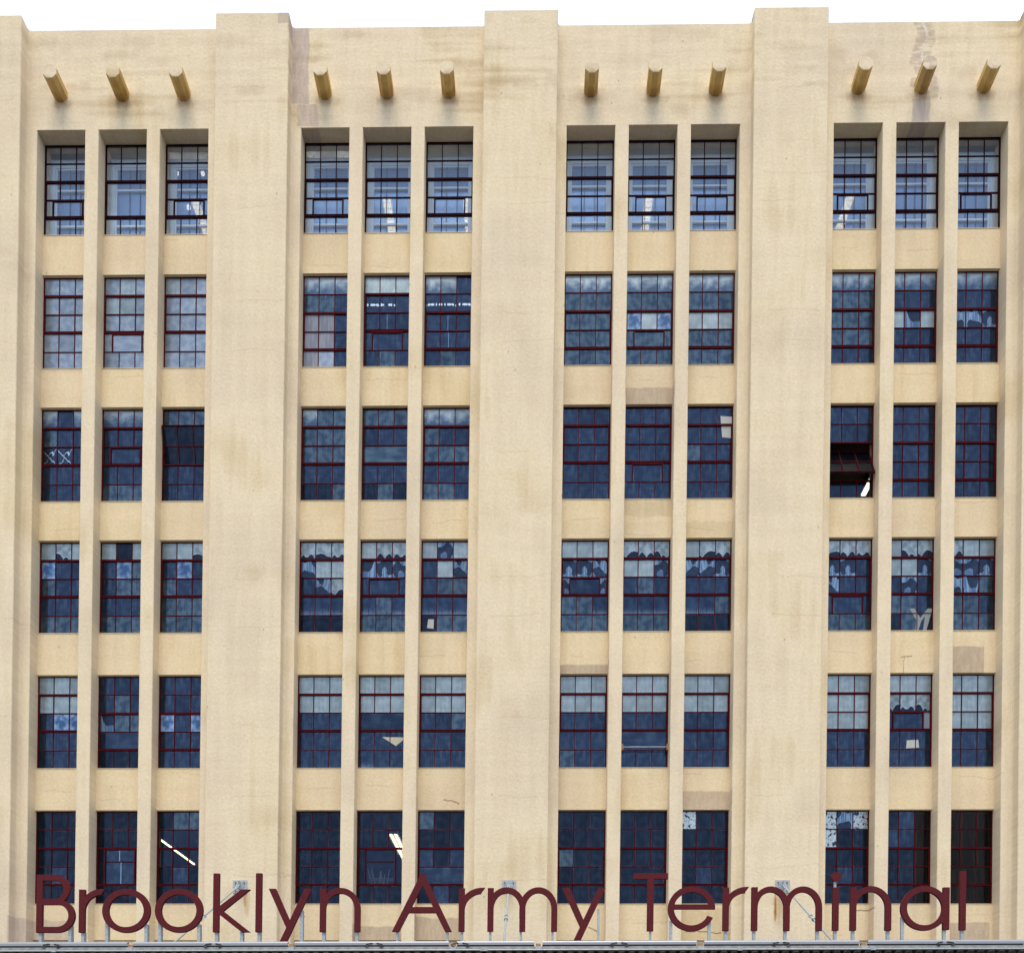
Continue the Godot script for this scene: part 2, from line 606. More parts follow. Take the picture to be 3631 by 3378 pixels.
	for k in ["E", "N", "K", "D", "M", "T", "F", "G", "L", "S", "P", "Q", "B", "W", "H", "I", "X"]:
		var variants := 1 if k in ["L", "K", "I", "X"] else (5 if k in ["P", "Q"] else 3)
		for v in variants:
			var g := mat(Color(1, 1, 1), 0.12)
			g.albedo_texture = pane_texture(k, 40 + k.unicode_at(0) * 5 + v * 17)
			g.vertex_color_use_as_albedo = true
			g.metallic_specular = 0.28
			g.metallic = 0.85
			if k in ["F", "L", "P", "W", "Q", "T", "G", "B"]:
				g.roughness = 0.25
				g.metallic = 0.0 if k == "L" else 0.45
			g.transparency = BaseMaterial3D.TRANSPARENCY_ALPHA
			M["%s%d" % [k, v]] = g

# ------------------------------------------------------------------ the setting
func make_ground():
	var asphalt := mat(Color(1, 1, 1), 0.95)
	asphalt.albedo_texture = noise_tex(31, 0.03, Color(0.22, 0.22, 0.22), Color(0.31, 0.31, 0.30), 512)
	asphalt.uv1_triplanar = true
	asphalt.uv1_scale = Vector3(0.2, 0.2, 0.2)
	var st := begin()
	sbox(st, -500, 500, -0.5, 0.0, -500, 500)
	var g := obj("road", done(st), asphalt, self)
	g.set_meta("kind", "structure")
	g.set_meta("label", "grey asphalt road in front of the building")
	var pave := mat(Color(1, 1, 1), 0.9)
	pave.albedo_texture = noise_tex(32, 0.03, Color(0.49, 0.44, 0.37), Color(0.57, 0.52, 0.44), 512)
	pave.uv1_triplanar = true
	pave.uv1_scale = Vector3(0.3, 0.3, 0.3)
	st = begin()
	sbox(st, -60, 60, 0.004, 0.14, -1.0, 9.0)
	g = obj("pavement", done(st), pave, self)
	g.set_meta("kind", "structure")
	g.set_meta("label", "pale concrete pavement along the building")

func bay_x(b: int) -> float:
	return BAY_X + BAY * b

func make_building():
	building = thing("factory_building", "long cream stucco factory front with tall pilasters and six rows of steel windows", "building")
	# pilasters: front with eased edges and a small cove where they meet the wall
	for i in 5:
		var xr := bay_x(i) + PIL_L
		var xl := xr - (BAY - PIL_R + PIL_L)
		var st := begin()
		var c := 0.018
		var pr := [Vector2(xl - 0.06, -0.70), Vector2(xl - 0.06, 0.004), Vector2(xl - 0.02, 0.016), Vector2(xl, 0.06), Vector2(xl, PIL_OUT - c), Vector2(xl + c, PIL_OUT), Vector2(xr - c, PIL_OUT), Vector2(xr, PIL_OUT - c), Vector2(xr, 0.06), Vector2(xr + 0.02, 0.016), Vector2(xr + 0.06, 0.004), Vector2(xr + 0.06, -0.70)]
		vprism(st, pr, 0.1, TOP_Y, 30)
		obj("pilaster", done(st), M.wall, building)
	for b in 4:
		var bx := bay_x(b)
		var st := begin()
		# parapet wall above the top windows
		lbox(st, bx + PIL_L + 0.03, bx + PIL_R - 0.03, HEAD[0], TOP_Y - 0.008, -0.60, 0.0)
		obj("parapet", done(st), M.wall, building)
		# mullions and edge strips
		for s in [[PIL_L + 0.03, EDGES[0], false, true], [EDGES[1], EDGES[2], true, true], [EDGES[3], EDGES[4], true, true], [EDGES[5], PIL_R - 0.03, true, false]]:
			st = begin()
			var x0: float = bx + s[0]
			var x1: float = bx + s[1]
			var cl := 0.014 if s[2] else 0.001
			var cr := 0.014 if s[3] else 0.001
			vprism(st, [Vector2(x0, DEEP_Z), Vector2(x0, -cl), Vector2(x0 + cl, 0.0), Vector2(x1 - cr, 0.0), Vector2(x1, -cr), Vector2(x1, DEEP_Z)], 0.1, HEAD[0] - 0.001, 26)
			obj("mullion", done(st), M.wall, building)
		# spandrels under each window
		for w in 3:
			var x0: float = bx + EDGES[w * 2] - 0.02
			var x1: float = bx + EDGES[w * 2 + 1] + 0.02
			for r in 6:
				var lo: float = HEAD[r + 1] if r < 5 else 6.82
				st = begin()
				lbox(st, x0, x1, lo, SILL[r] - 0.012, DEEP_Z - 0.05, SPAN_Z)
				# thin sill lip
				lbox(st, x0 + 0.021, x1 - 0.021, SILL[r] - 0.0118, SILL[r], FRAME_Z - 0.1, SPAN_Z + 0.012)
				# drip edge over the window below
				lbox(st, x0 + 0.021, x1 - 0.021, lo - 0.014, lo - 0.0002, FRAME_Z - 0.02, SPAN_Z - 0.05)
				obj("spandrel", done(st), M.wall_panel, building)
			# octagonal concrete beam end above each column of windows
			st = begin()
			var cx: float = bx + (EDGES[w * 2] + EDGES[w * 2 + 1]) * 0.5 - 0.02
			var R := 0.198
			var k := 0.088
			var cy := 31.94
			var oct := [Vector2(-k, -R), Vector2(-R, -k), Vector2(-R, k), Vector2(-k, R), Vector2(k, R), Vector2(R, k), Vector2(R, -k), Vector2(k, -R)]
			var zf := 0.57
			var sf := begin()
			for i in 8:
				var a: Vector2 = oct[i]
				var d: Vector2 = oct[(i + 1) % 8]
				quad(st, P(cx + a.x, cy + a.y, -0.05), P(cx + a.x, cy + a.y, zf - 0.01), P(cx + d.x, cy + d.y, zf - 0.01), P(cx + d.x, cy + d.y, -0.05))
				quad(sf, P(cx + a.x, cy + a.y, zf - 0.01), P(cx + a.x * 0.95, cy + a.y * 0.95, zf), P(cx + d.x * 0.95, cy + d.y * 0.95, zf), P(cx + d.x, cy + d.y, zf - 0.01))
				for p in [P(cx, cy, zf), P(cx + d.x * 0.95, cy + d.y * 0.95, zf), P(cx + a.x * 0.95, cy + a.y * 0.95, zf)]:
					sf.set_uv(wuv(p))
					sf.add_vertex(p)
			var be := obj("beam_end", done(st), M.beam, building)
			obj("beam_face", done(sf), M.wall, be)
	# the wall goes on to both sides, and closes the building
	var st := begin()
	lbox(st, -26.0, bay_x(0) + PIL_L - (BAY - PIL_R + PIL_L) - 0.05, 0.1, TOP_Y - 0.01, -0.70, 0.0)
	obj("side_wall", done(st), M.wall, building)
	st = begin()
	lbox(st, bay_x(4) + PIL_L + 0.05, 26.0, 0.1, TOP_Y - 0.01, -0.70, 0.0)
	obj("side_wall", done(st), M.wall, building)
	st = begin()
	lbox(st, bay_x(0), bay_x(3) + PIL_R, 0.1, 6.80, -0.70, SPAN_Z - 0.04)
	obj("ground_floor_wall", done(st), M.wall, building)
	# floors and inner walls
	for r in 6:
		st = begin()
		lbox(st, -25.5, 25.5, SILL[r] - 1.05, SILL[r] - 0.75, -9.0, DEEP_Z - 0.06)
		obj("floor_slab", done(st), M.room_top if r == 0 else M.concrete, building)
	st = begin()
	lbox(st, -25.5, 25.5, 31.3, 33.0, -9.0, -0.72)
	obj("roof_slab", done(st), M.room_top, building)
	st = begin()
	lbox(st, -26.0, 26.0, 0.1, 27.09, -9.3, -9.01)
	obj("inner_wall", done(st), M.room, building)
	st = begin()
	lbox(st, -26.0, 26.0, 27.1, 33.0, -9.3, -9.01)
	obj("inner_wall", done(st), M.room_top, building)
	for x in [-26.0, 25.6]:
		st = begin()
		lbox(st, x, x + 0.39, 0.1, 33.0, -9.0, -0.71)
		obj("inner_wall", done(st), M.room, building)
	# columns inside
	for b in 4:
		for r in 6:
			st = begin()
			var cx := bay_x(b) - 1.25
			tube(st, [P(cx, SILL[r] - 0.75, -4.2), P(cx, SILL[r] + 2.9, -4.2)], 0.35, 10)
			obj("inner_column", done(st), M.plaster, building)

# ------------------------------------------------------------------ windows
# layout of the five rows: 3 three panes, V narrow-wide-narrow, W the same two rows high with a split middle, 1 one wide pane, 2 one wide pane two rows high, "." belongs to the row above
# thick: after which rows the heavy bars of the swinging sash run
const WIN := [
	["333V3 24 CCC CCC CCC CCC CCC", "332.3 24 CCC CCC CCC CCC CCC", "333V3 24 CCC CCC CCC CCC CCC", "333V3 24 CCC CCC CCC CCC CCC", "33333 24 CCC CCC CCC CCC CCC", "333V3 24 CCC CCC CCC CCC CCC", "33333 24 CCC CCC CCC CCC CCC", "333V3 24 CCC CCC CCC CCC CCC", "333V3 24 CCC CCC CCC CCC CCC", "333V3 24 CCC CCC CCC CCC CCC", "33333 24 CCC CCC CCC CCC CCC", "333V3 24 CCC CCC CCC CCC CCC"],
	["33333 13 GGG GGG GGG GGG GGG", "333V3 13 GFG FFG GGG GGG GGG", "33333 13 FGG GGG GGG GGG GGG", "33333 24 TTT MMN LLN LLN LGN", "333V3 13 FFF HHN NIN NNN NMN", "33333 24 TTN HHH NIN NIN NMN", "33333 24 TTT MMM MMM MMM MMM", "333V3 24 TTT MMM BFB MMM MMM", "33333 24 TTT MMM FFF MMM MMM", "33333 24 TTT MMM MMM MMM NNN", "33333 24 TTT NNN FQF NNN NNN", "33333 24 TTT NNN QQQ NNN NNN"],
	["33333 13 TNT MNN XXN NNN NNN", "33V33 13 TTT NNN NNN NNN MMM", "33333 13 MMM DDD DDD NNN NNN", "33333 13 TMM MMM MMM NNN DDM", "33133 13 MMM NNN MMM NNN DMD", "33333 13 TTT MNN MMM NNN MMN", "33333 13 NNN NNN NNN NNN NNN", "333V3 13 NNN NNN NNN NNN NNN", "33333 13 NNN NNN MNN NNN NNN", "33333 24 NNN NNN DDD DDD EEE", "33333 24 NNN NNN NNN NNN NNN", "33333 24 NNN NNN NNN NNN NNN"],
	["33333 13 FPF BNN MNN NNN MMM", "33333 13 FDF NBM NMM NNN MMM", "33333 13 FFP NBN MNN MMM MMM", "33333 13 PPP QFF NQP SSS DDD", "33V33 13 FPP QQQ NNN SMS MMM", "33333 13 FQF NFQ NMM SSS DMM", "33V33 13 FFF QQQ QNQ MMS MMM", "33333 13 PPP FFQ NMN SSS MMM", "33333 13 FPP QQQ NNN SSM DDD", "333V3 13 PPP QQN QNN NNN MMM", "33333 13 FPP FFQ NQN MMN DMN", "33333 13 PFF QQQ QQM MMN MMM"],
	["33333 13 FFF FFF NBB NNN NNN", "33313 24 NNN NMN QMM NNN DDD", "33333 24 NNN NNN BNB NNN NNN", "33333 13 FFF FFF NNN NNN NNN", "33133 13 FFF FFF NNN NNN SNN", "33333 13 FFF FFF NNM NNN NNN", "33333 13 FFF FFF NNN NNN MNN", "33313 13 FFF FFF NNN NNN NNN", "33333 13 FFF FFF NNN NNN NNN", "33333 13 FFF FFF FFF NNN NNN", "33V33 13 FFF PPP NNL NNN NNN", "33333 13 FFF FFF FFF NNN NNN"],
	["33333 24 DDD DDD DDD DND DDD", "33W.3 24 DDD DDD DID DDD DDD", "33333 24 DMM EEE EEE DND DDD", "33333 24 DDD DDD DDD DDD DDD", "33W.3 24 DDD DDE DEE DDD DDD", "33313 24 MDD DDD NDN NNN DND", "33333 24 DDD DDD MDD DDD DDD", "33313 24 DDD DDD DDD DDD DDD", "33333 24 WDD DDD DDD DND DDD", "33333 24 WQW WDD DDD DND DDD", "33333 24 DNK NNK DDK DDK DDK", "33313 24 KKK KKK KKK KKK KKK"]]

func pane_mesh(w: float, h: float, variant: int) -> ArrayMesh:
	var key := "p%.3f_%.3f_%d" % [w, h, variant]
	if mesh_cache.has(key):
		return mesh_cache[key]
	var st := begin()
	var tone: float = [1.0, 0.86, 1.18, 0.95, 0.78, 1.1][variant]
	var u0: float = [0.0, 1.0, 0.0, 1.0, 0.12, 0.88][variant]
	var u1: float = 1.0 - u0
	st.set_color(Color(tone, tone, tone))
	var d := 0.003
	var v := [Vector3(0, 0, d), Vector3(w, 0, d), Vector3(w + LEAN * h, h, d), Vector3(LEAN * h, h, d), Vector3(0, 0, -d), Vector3(w, 0, -d), Vector3(w + LEAN * h, h, -d), Vector3(LEAN * h, h, -d)]
	var uv := [Vector2(u0, 1), Vector2(u1, 1), Vector2(u1, 0), Vector2(u0, 0)]
	for f in [[0, 3, 2, 1]]:
		for i in [0, 1, 2, 0, 2, 3]:
			st.set_uv(uv[f[i]])
			st.add_vertex(v[f[i]])
	for f in [[5, 6, 7, 4], [4, 7, 3, 0], [1, 2, 6, 5], [3, 7, 6, 2], [4, 0, 1, 5]]:
		for i in [0, 1, 2, 0, 2, 3]:
			st.set_uv(uv[f[i] % 4])
			st.add_vertex(v[f[i]])
	var m := done(st)
	mesh_cache[key] = m
	return m

# bars: boxes in a window's own axes (x from its left edge, y from its sill, z 0 at the frame front)
func bar(st: SurfaceTool, x0: float, x1: float, y0: float, y1: float, z0: float, z1: float):
	lbox(st, x0, x1, y0, y1, z0, z1)

func make_windows():
	for r in 6:
		for b in 4:
			for w in 3:
				make_window(r, b, w)
	# the panes that show largest are parts of their own; the rest are joined
	pane_list.sort_custom(func(a, c): return a.area > c.area)
	var rest := {}
	var counts := {}
	for i in pane_list.size():
		var p = pane_list[i]
		if i < 300:
			obj("pane", p.mesh, p.mat, p.win, p.at)
		else:
			if not rest.has(p.mat):
				rest[p.mat] = SurfaceTool.new()
			rest[p.mat].append_from(p.mesh, 0, p.win.transform * p.at)
	var am := ArrayMesh.new()
	for m in rest:
		rest[m].commit(am)
		am.surface_set_material(am.get_surface_count() - 1, m)
	var o := obj("window_panes", am, null, building)
	o.set_meta("kind", "stuff")

func add_pane(win: Node3D, x0: float, x1: float, y0: float, y1: float, kind: String, pivot: Transform3D):
	var m: Material
	if kind == "C":
		m = M.C
	elif kind in ["L", "K", "I", "X"]:
		m = M[kind + "0"]
	else:
		m = M["%s%d" % [kind, rng.randi() % (5 if kind in ["P", "Q"] else 3)]]
	var w := x1 - x0
	var h := y1 - y0
	var mesh := pane_mesh(snappedf(w, 0.002), snappedf(h, 0.002), rng.randi() % 6)
	var at := pivot * Transform3D(Basis.IDENTITY, P(x0, y0, -0.02))
	pane_list.append({"win": win, "mesh": mesh, "mat": m, "at": at, "area": w * h * (1.0 + win.position.x * 0.0007)})

func make_window(r: int, b: int, w: int):
	var spec: PackedStringArray = WIN[r][b * 3 + w].split(" ")
	var lay := spec[0]
	var thick := [int(spec[1][0]), int(spec[1][1])]
	var x0: float = bay_x(b) + EDGES[w * 2]
	var W: float = EDGES[w * 2 + 1] - EDGES[w * 2]
	var H: float = HEAD[r] - SILL[r]
	var win := Node3D.new()
	win.name = "window"
	building.add_child(win, true)
	win.position = P(x0, SILL[r], FRAME_Z + (0.035 if r == 0 else 0.0))
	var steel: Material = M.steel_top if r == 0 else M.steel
	# tilted sashes swing about their middle
	var tilt := 0.0
	if r == 2 and b == 3 and w == 0:
		tilt = -25.0
	elif r == 2 and b == 0 and w == 2:
		tilt = 14.0
	var ys := [H]
	for i in 5:
		ys.append(H * (4 - i) / 5.0)
	var mid: float = (ys[thick[0]] + ys[thick[1]]) * 0.5
	var sash_at := Transform3D.IDENTITY
	if tilt != 0.0:
		var c := P(W * 0.5, mid, -0.02)
		sash_at = Transform3D(Basis.IDENTITY, c) * Transform3D(Basis(Vector3.RIGHT, deg_to_rad(tilt)), Vector3.ZERO) * Transform3D(Basis.IDENTITY, -c)
	var key := "f%s%s_%.3f_%.3f" % [lay, spec[1], W, H]
	var fm: Array
	var cells := []           # x0, x1, y0, y1, row, column, in sash
	var t := 0.0125            # half a glazing bar
	var e := 0.038            # outer frame
	var fr := begin()
	bar(fr, 0.0, e, 0.0, H, -0.05, 0.0)
	bar(fr, W - e, W, 0.0, H, -0.05, 0.0)
	bar(fr, e, W - e, H - 0.036, H, -0.05, 0.001)
	bar(fr, e, W - e, 0.0, 0.03, -0.05, 0.001)
	for k in thick:
		bar(fr, e, W - e, ys[k] - 0.012, ys[k] + 0.024, -0.055, 0.008)
	var sa := begin()
	var s0: float = ys[thick[1]]
	var s1: float = ys[thick[0]] - 0.016
	bar(sa, e + 0.001, e + 0.026, s0 + 0.031, s1, -0.045, 0.012)
	bar(sa, W - e - 0.026, W - e - 0.001, s0 + 0.031, s1, -0.045, 0.012)
	bar(sa, e + 0.026, W - e - 0.026, s0 + 0.031, s0 + 0.054, -0.045, 0.013)
	bar(sa, e + 0.026, W - e - 0.026, s1 - 0.023, s1, -0.045, 0.013)
	for i in 5:
		if lay[i] == ".":
			continue
		var span := 2 if (i < 4 and lay[i + 1] == ".") else 1
		var top: float = ys[i]
		var bot: float = ys[i + span]
		var in_sash: bool = i >= thick[0] and i < thick[1]
		var st := sa if in_sash else fr
		if i > 0 and not (i in thick):
			bar(st, e, W - e, top - t, top + t, -0.035, 0.002 if in_sash else -0.004)
		var ya := bot + (0.012 if not (i + span in thick) else 0.028)
		var yb := top - (0.012 if not (i in thick) else 0.016)
		var zb := 0.001 if in_sash else -0.006
		match lay[i]:
			"3":
				for c in [1, 2]:
					bar(st, W * c / 3.0 - t, W * c / 3.0 + t, ya, yb, -0.034, zb)
				for c in 3:
					cells.append([maxf(W * c / 3.0, e * 0.5), minf(W * (c + 1) / 3.0, W - e * 0.5), bot, top, i, c, in_sash])
			"V", "W":
				var a := W * 0.19
				var d := W * 0.815
				for xx in [a, d]:
					bar(st, xx - 0.018, xx + 0.018, ya, yb, -0.038, zb + 0.012)
				bar(st, a + 0.018, d - 0.018, yb - 0.034, yb - 0.001, -0.038, zb + 0.011)
				if lay[i] == "W":
					bar(st, a + 0.018, d - 0.018, lerpf(top, bot, 0.36) - t, lerpf(top, bot, 0.36) + t, -0.034, zb + 0.004)
					cells.append([a, d, lerpf(top, bot, 0.36), top, i, 1, in_sash])
					cells.append([a, d, bot, lerpf(top, bot, 0.36), i, 1, in_sash])
				else:
					cells.append([a, d, bot, top, i, 1, in_sash])
				cells.append([e * 0.5, a, bot, top, i, 0, in_sash])
				cells.append([d, W - e * 0.5, bot, top, i, 2, in_sash])
			"1", "2":
				cells.append([e * 0.5, W - e * 0.5, bot, top, i, 1, in_sash])
	if not mesh_cache.has(key):
		mesh_cache[key] = [done(fr), done(sa)]
	fm = mesh_cache[key]
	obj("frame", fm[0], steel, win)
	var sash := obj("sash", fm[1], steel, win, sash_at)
	if tilt < 0.0:
		sash.set_meta("label", "swinging sash standing wide open over a black gap")
	elif tilt > 0.0:
		sash.set_meta("label", "swinging sash tilted inward at its foot")
	for c in cells:
		var kind: String = spec[2 + c[4]][c[5]]
		add_pane(win, c[0], c[1], c[2], c[3], kind, sash_at if c[6] else Transform3D.IDENTITY)
	# the top floor has a second, white window on the inside of the wall
	if r == 0:
		var inner := "inner%.3f" % W
		if not mesh_cache.has(inner):
			var st := begin()
			var z0 := DEEP_Z - FRAME_Z - 0.075
			var z1 := DEEP_Z - FRAME_Z - 0.002
			bar(st, 0.001, 0.15, 0.0, H - 0.10, z0, z1)
			bar(st, W - 0.15, W - 0.001, 0.0, H - 0.10, z0, z1)
			bar(st, 0.15, W - 0.15, H - 0.34, H - 0.10, z0, z1 - 0.002)
			bar(st, 0.15, 0.20, 0.0, H - 0.34, z0 + 0.002, z1 - 0.03)
			bar(st, W - 0.20, W - 0.15, 0.0, H - 0.34, z0 + 0.002, z1 - 0.03)
			bar(st, 0.20, W - 0.20, H - 0.39, H - 0.34, z0 + 0.002, z1 - 0.03)
			for y in [0.62, 1.72]:
				bar(st, 0.20, W - 0.20, y, y + 0.055, z0 + 0.005, z1 - 0.02)
			var fr2 := done(st)
			st = begin()
			for x in [W * 0.40, W * 0.62]:
				bar(st, x, x + 0.018, 0.0, H - 0.39, z0 + 0.01, z1 - 0.035)
			var fr3 := done(st)
			st = begin()
			bar(st, 0.15, W - 0.15, 0.0, H - 0.34, z0 - 0.012, z0 - 0.004)
			mesh_cache[inner] = [fr2, done(st), fr3]
		obj("inner_frame", mesh_cache[inner][0], M.white, win)
		obj("inner_bars", mesh_cache[inner][2], M.wire_dark, win)
		obj("inner_glass", mesh_cache[inner][1], M.inner_glass, win)

# ------------------------------------------------------------------ canopy
func make_canopy():
	var c := thing("entrance_canopy", "flat steel entrance canopy with corrugated deck along the foot of the front", "canopy", "", Vector3(0, 5.3, 0))
	var off := Transform3D(Basis.IDENTITY, Vector3(0, -5.3, 0))
	# corrugated deck, flutes running out from the wall
	var st := begin()
	var x := -20.0
	var pitch := 0.232
	while x < 20.0:
		var pts := [[0.0, 5.20], [0.045, 5.20], [0.075, 5.295], [0.185, 5.295], [pitch - 0.017, 5.20], [pitch, 5.20]]
		for i in 5:
			var a = pts[i]
			var d = pts[i + 1]
			var sa := slope(x)
			quad(st, Vector3(x + a[0], a[1] + sa, CAN_Z - 0.02), Vector3(x + a[0], a[1] + sa, PIL_OUT + 0.02), Vector3(x + d[0], d[1] + sa, PIL_OUT + 0.02), Vector3(x + d[0], d[1] + sa, CAN_Z - 0.02))
			# thickness of the sheet at its cut edge
			quad(st, Vector3(x + a[0], a[1] + sa - 0.012, CAN_Z - 0.018), Vector3(x + a[0], a[1] + sa, CAN_Z - 0.018), Vector3(x + d[0], d[1] + sa, CAN_Z - 0.018), Vector3(x + d[0], d[1] + sa - 0.012, CAN_Z - 0.018))
		x += pitch
	obj("corrugated_deck", done(st), M.deck, c, off)
	st = begin()
	cbox(st, -20, 20, 5.297, 5.345, PIL_OUT + 0.02, CAN_Z - 0.1)
	obj("roof_sheet", done(st), M.concrete, c, off)
	st = begin()
	cbox(st, -20, 20, 5.342, 5.412, CAN_Z - 0.095, CAN_Z - 0.02)
	obj("edge_channel", done(st), M.channel, c, off)
	st = begin()
	tube(st, [Vector3(-20, 5.326 + slope(-20), CAN_Z + 0.012), Vector3(20, 5.326 + slope(20), CAN_Z + 0.012)], 0.017, 8)
	obj("conduit", done(st), M.galv, c, off)
	for cx in [-1.15, -11.0, 4.6, 7.6]:
		st = begin()
		cbox(st, cx - 0.12 if cx == -1.15 else cx - 0.05, cx + 0.06, 5.300, 5.352, CAN_Z - 0.01, CAN_Z + 0.042)
		obj("conduit_box", done(st), M.galv, c, off)
	# beams under the deck
	for bx in [-12.4, -4.5, 3.4, 11.3]:
		st = begin()
		cbox(st, bx - 0.08, bx + 0.08, 4.95, 5.195, PIL_OUT + 0.03, CAN_Z - 0.35)
		obj("beam", done(st), M.channel, c, off)

func make_light_bars():
	var ends := [[-12.9, -9.352], [-9.216, -5.673], [-5.512, -1.995], [-1.802, -0.045], [0.141, 3.644], [3.817, 7.326], [7.524, 11.05]]
	var hooks := [-11.077, -7.367, -3.683, -1.727, 1.885, 5.547, 9.252]
	var lab := ["long grey light bar below the letter B, leftmost on the canopy edge", "long grey light bar below the letters k and l", "long grey light bar below the n and the capital A", "shortest grey light bar, below the middle of the second word", "long grey light bar below the capital T", "long grey light bar below the letters m and i", "long grey light bar below the last letters, rightmost on the canopy edge"]
	ends.push_front([-16.4, -13.0])
	for i in range(1, ends.size()):
		var x0: float = ends[i][0]
		var x1: float = ends[i][1]
		var s := slope((x0 + x1) * 0.5)
		var t := thing("light_bar", lab[i - 1], "light fixture", "light bars along the canopy edge", Vector3((x0 + x1) * 0.5, 5.42 + s, CAN_Z - 0.1))
		var h := (x1 - x0) * 0.5
		# rounded aluminium housing, open on the letters' side
		var prof := []
		prof.append(Vector2(0.052, 0.045))
		for k in 9:
			var a := lerpf(0.0, PI * 0.9, k / 8.0)
			prof.append(Vector2(0.054 * cos(a), 0.078 + 0.054 * sin(a)))
		var st := begin()
		for k in 9:
			var a: Vector2 = prof[k]
			var d: Vector2 = prof[k + 1]
			quad(st, Vector3(-h, a.y - 0.003 * h, a.x), Vector3(-h, d.y - 0.003 * h, d.x), Vector3(h, d.y + 0.003 * h, d.x), Vector3(h, a.y + 0.003 * h, a.x))
		for sgn in [-1.0, 1.0]:
			for k in range(1, 9):
				for p in [prof[0], prof[k], prof[k + 1]]:
					st.add_vertex(Vector3(h * sgn, p.y + 0.003 * h * sgn, p.x))
		obj("housing", done(st), M.alu, t)
		st = begin()
		var q := 0.003 * h
		corners(st, [Vector3(-h, 0.034 - q, 0.056), Vector3(h, 0.034 + q, 0.056), Vector3(h, 0.044 + q, 0.056), Vector3(-h, 0.044 - q, 0.056), Vector3(-h, 0.034 - q, -0.05), Vector3(h, 0.034 + q, -0.05), Vector3(h, 0.044 + q, -0.05), Vector3(-h, 0.044 - q, -0.05)])
		obj("base_plate", done(st), M.alu, t)
		st = begin()
		corners(st, [Vector3(-h, -0.004 - q, 0.01), Vector3(h, -0.004 + q, 0.01), Vector3(h, 0.033 + q, 0.01), Vector3(-h, 0.033 - q, 0.01), Vector3(-h, -0.004 - q, -0.04), Vector3(h, -0.004 + q, -0.04), Vector3(h, 0.033 + q, -0.04), Vector3(-h, 0.033 - q, -0.04)])
		obj("gap_shade", done(st), M.black, t)  # black strip stands in for the shaded gap under the housing
		for k in [-1.0, 1.0]:
			st = begin()
			var hx: float = hooks[i - 1] - (x0 + x1) * 0.5 + k * 0.055
			tube(st, [Vector3(hx, 0.075, 0.05), Vector3(hx + k * 0.03, 0.066, 0.085), Vector3(hx + k * 0.11, 0.05, 0.09), Vector3(hx + k * 0.15, 0.01, 0.09), Vector3(hx + k * 0.08, -0.02, 0.09)], 0.016, 6)
			obj("cable", done(st), M.black, t)
		# rusty angle that carries the end of the bar
		if i > 1:
			var gx: float = (ends[i - 1][1] + x0) * 0.5
			var g := thing("fixing_bracket", ["rusty fixing bracket in the gap below the first letter o", "rusty fixing bracket in the gap below the letter y of the first word", "rusty fixing bracket in the gap below the right foot of the capital A", "pale rusty fixing bracket in the gap below the m of the second word", "rusty fixing bracket in the gap below the letter e", "rusty fixing bracket in the gap below the last letter n"][clampi(i - 2, 0, 5)], "bracket", "rusty brackets between the light bars", Vector3(gx, 5.41 + slope(gx), CAN_Z - 0.1))
			st = begin()
			sbox(st, -0.055, 0.055, 0.001, 0.075, -0.04, 0.03)
			obj("block", done(st), M.rust, g)
			st = begin()
			sbox(st, -0.075, 0.075, -0.06, 0.0, 0.082, 0.095)
			obj("clip", done(st), M.galv, g)

# ------------------------------------------------------------------ the sign
func ell(cx: float, cy: float, rx: float, ry: float, a0 := 0.0, a1 := TAU, n := 40) -> PackedVector2Array:
	var p := PackedVector2Array()
	var full := absf(a1 - a0) > 6.28
	for i in (n if full else n + 1):
		var a := lerpf(a0, a1, float(i) / n)
		p.append(Vector2(cx + rx * cos(a), cy + ry * sin(a)))
	return p

func poly(a: Array) -> PackedVector2Array:
	var p := PackedVector2Array()
	for i in range(0, a.size(), 2):
		p.append(Vector2(a[i], a[i + 1]))
	return p

func merged(list: Array) -> PackedVector2Array:
	var out: PackedVector2Array = list[0]
	for i in range(1, list.size()):
		var r := Geometry2D.merge_polygons(out, list[i])
		var best := 0.0
		for q in r:
			if not Geometry2D.is_polygon_clockwise(q):
				var bb := 0.0
				for k in q.size():
					bb += q[k].cross(q[(k + 1) % q.size()])
				if absf(bb) > best:
					best = absf(bb)
					out = q
	return out

func cut(a: PackedVector2Array, b: PackedVector2Array) -> PackedVector2Array:
	var r := Geometry2D.clip_polygons(a, b)
	var best := 0.0
	var out := a
	for q in r:
		var bb := 0.0
		for k in q.size():
			bb += q[k].cross(q[(k + 1) % q.size()])
		if absf(bb) > best:
			best = absf(bb)
			out = q
	return out

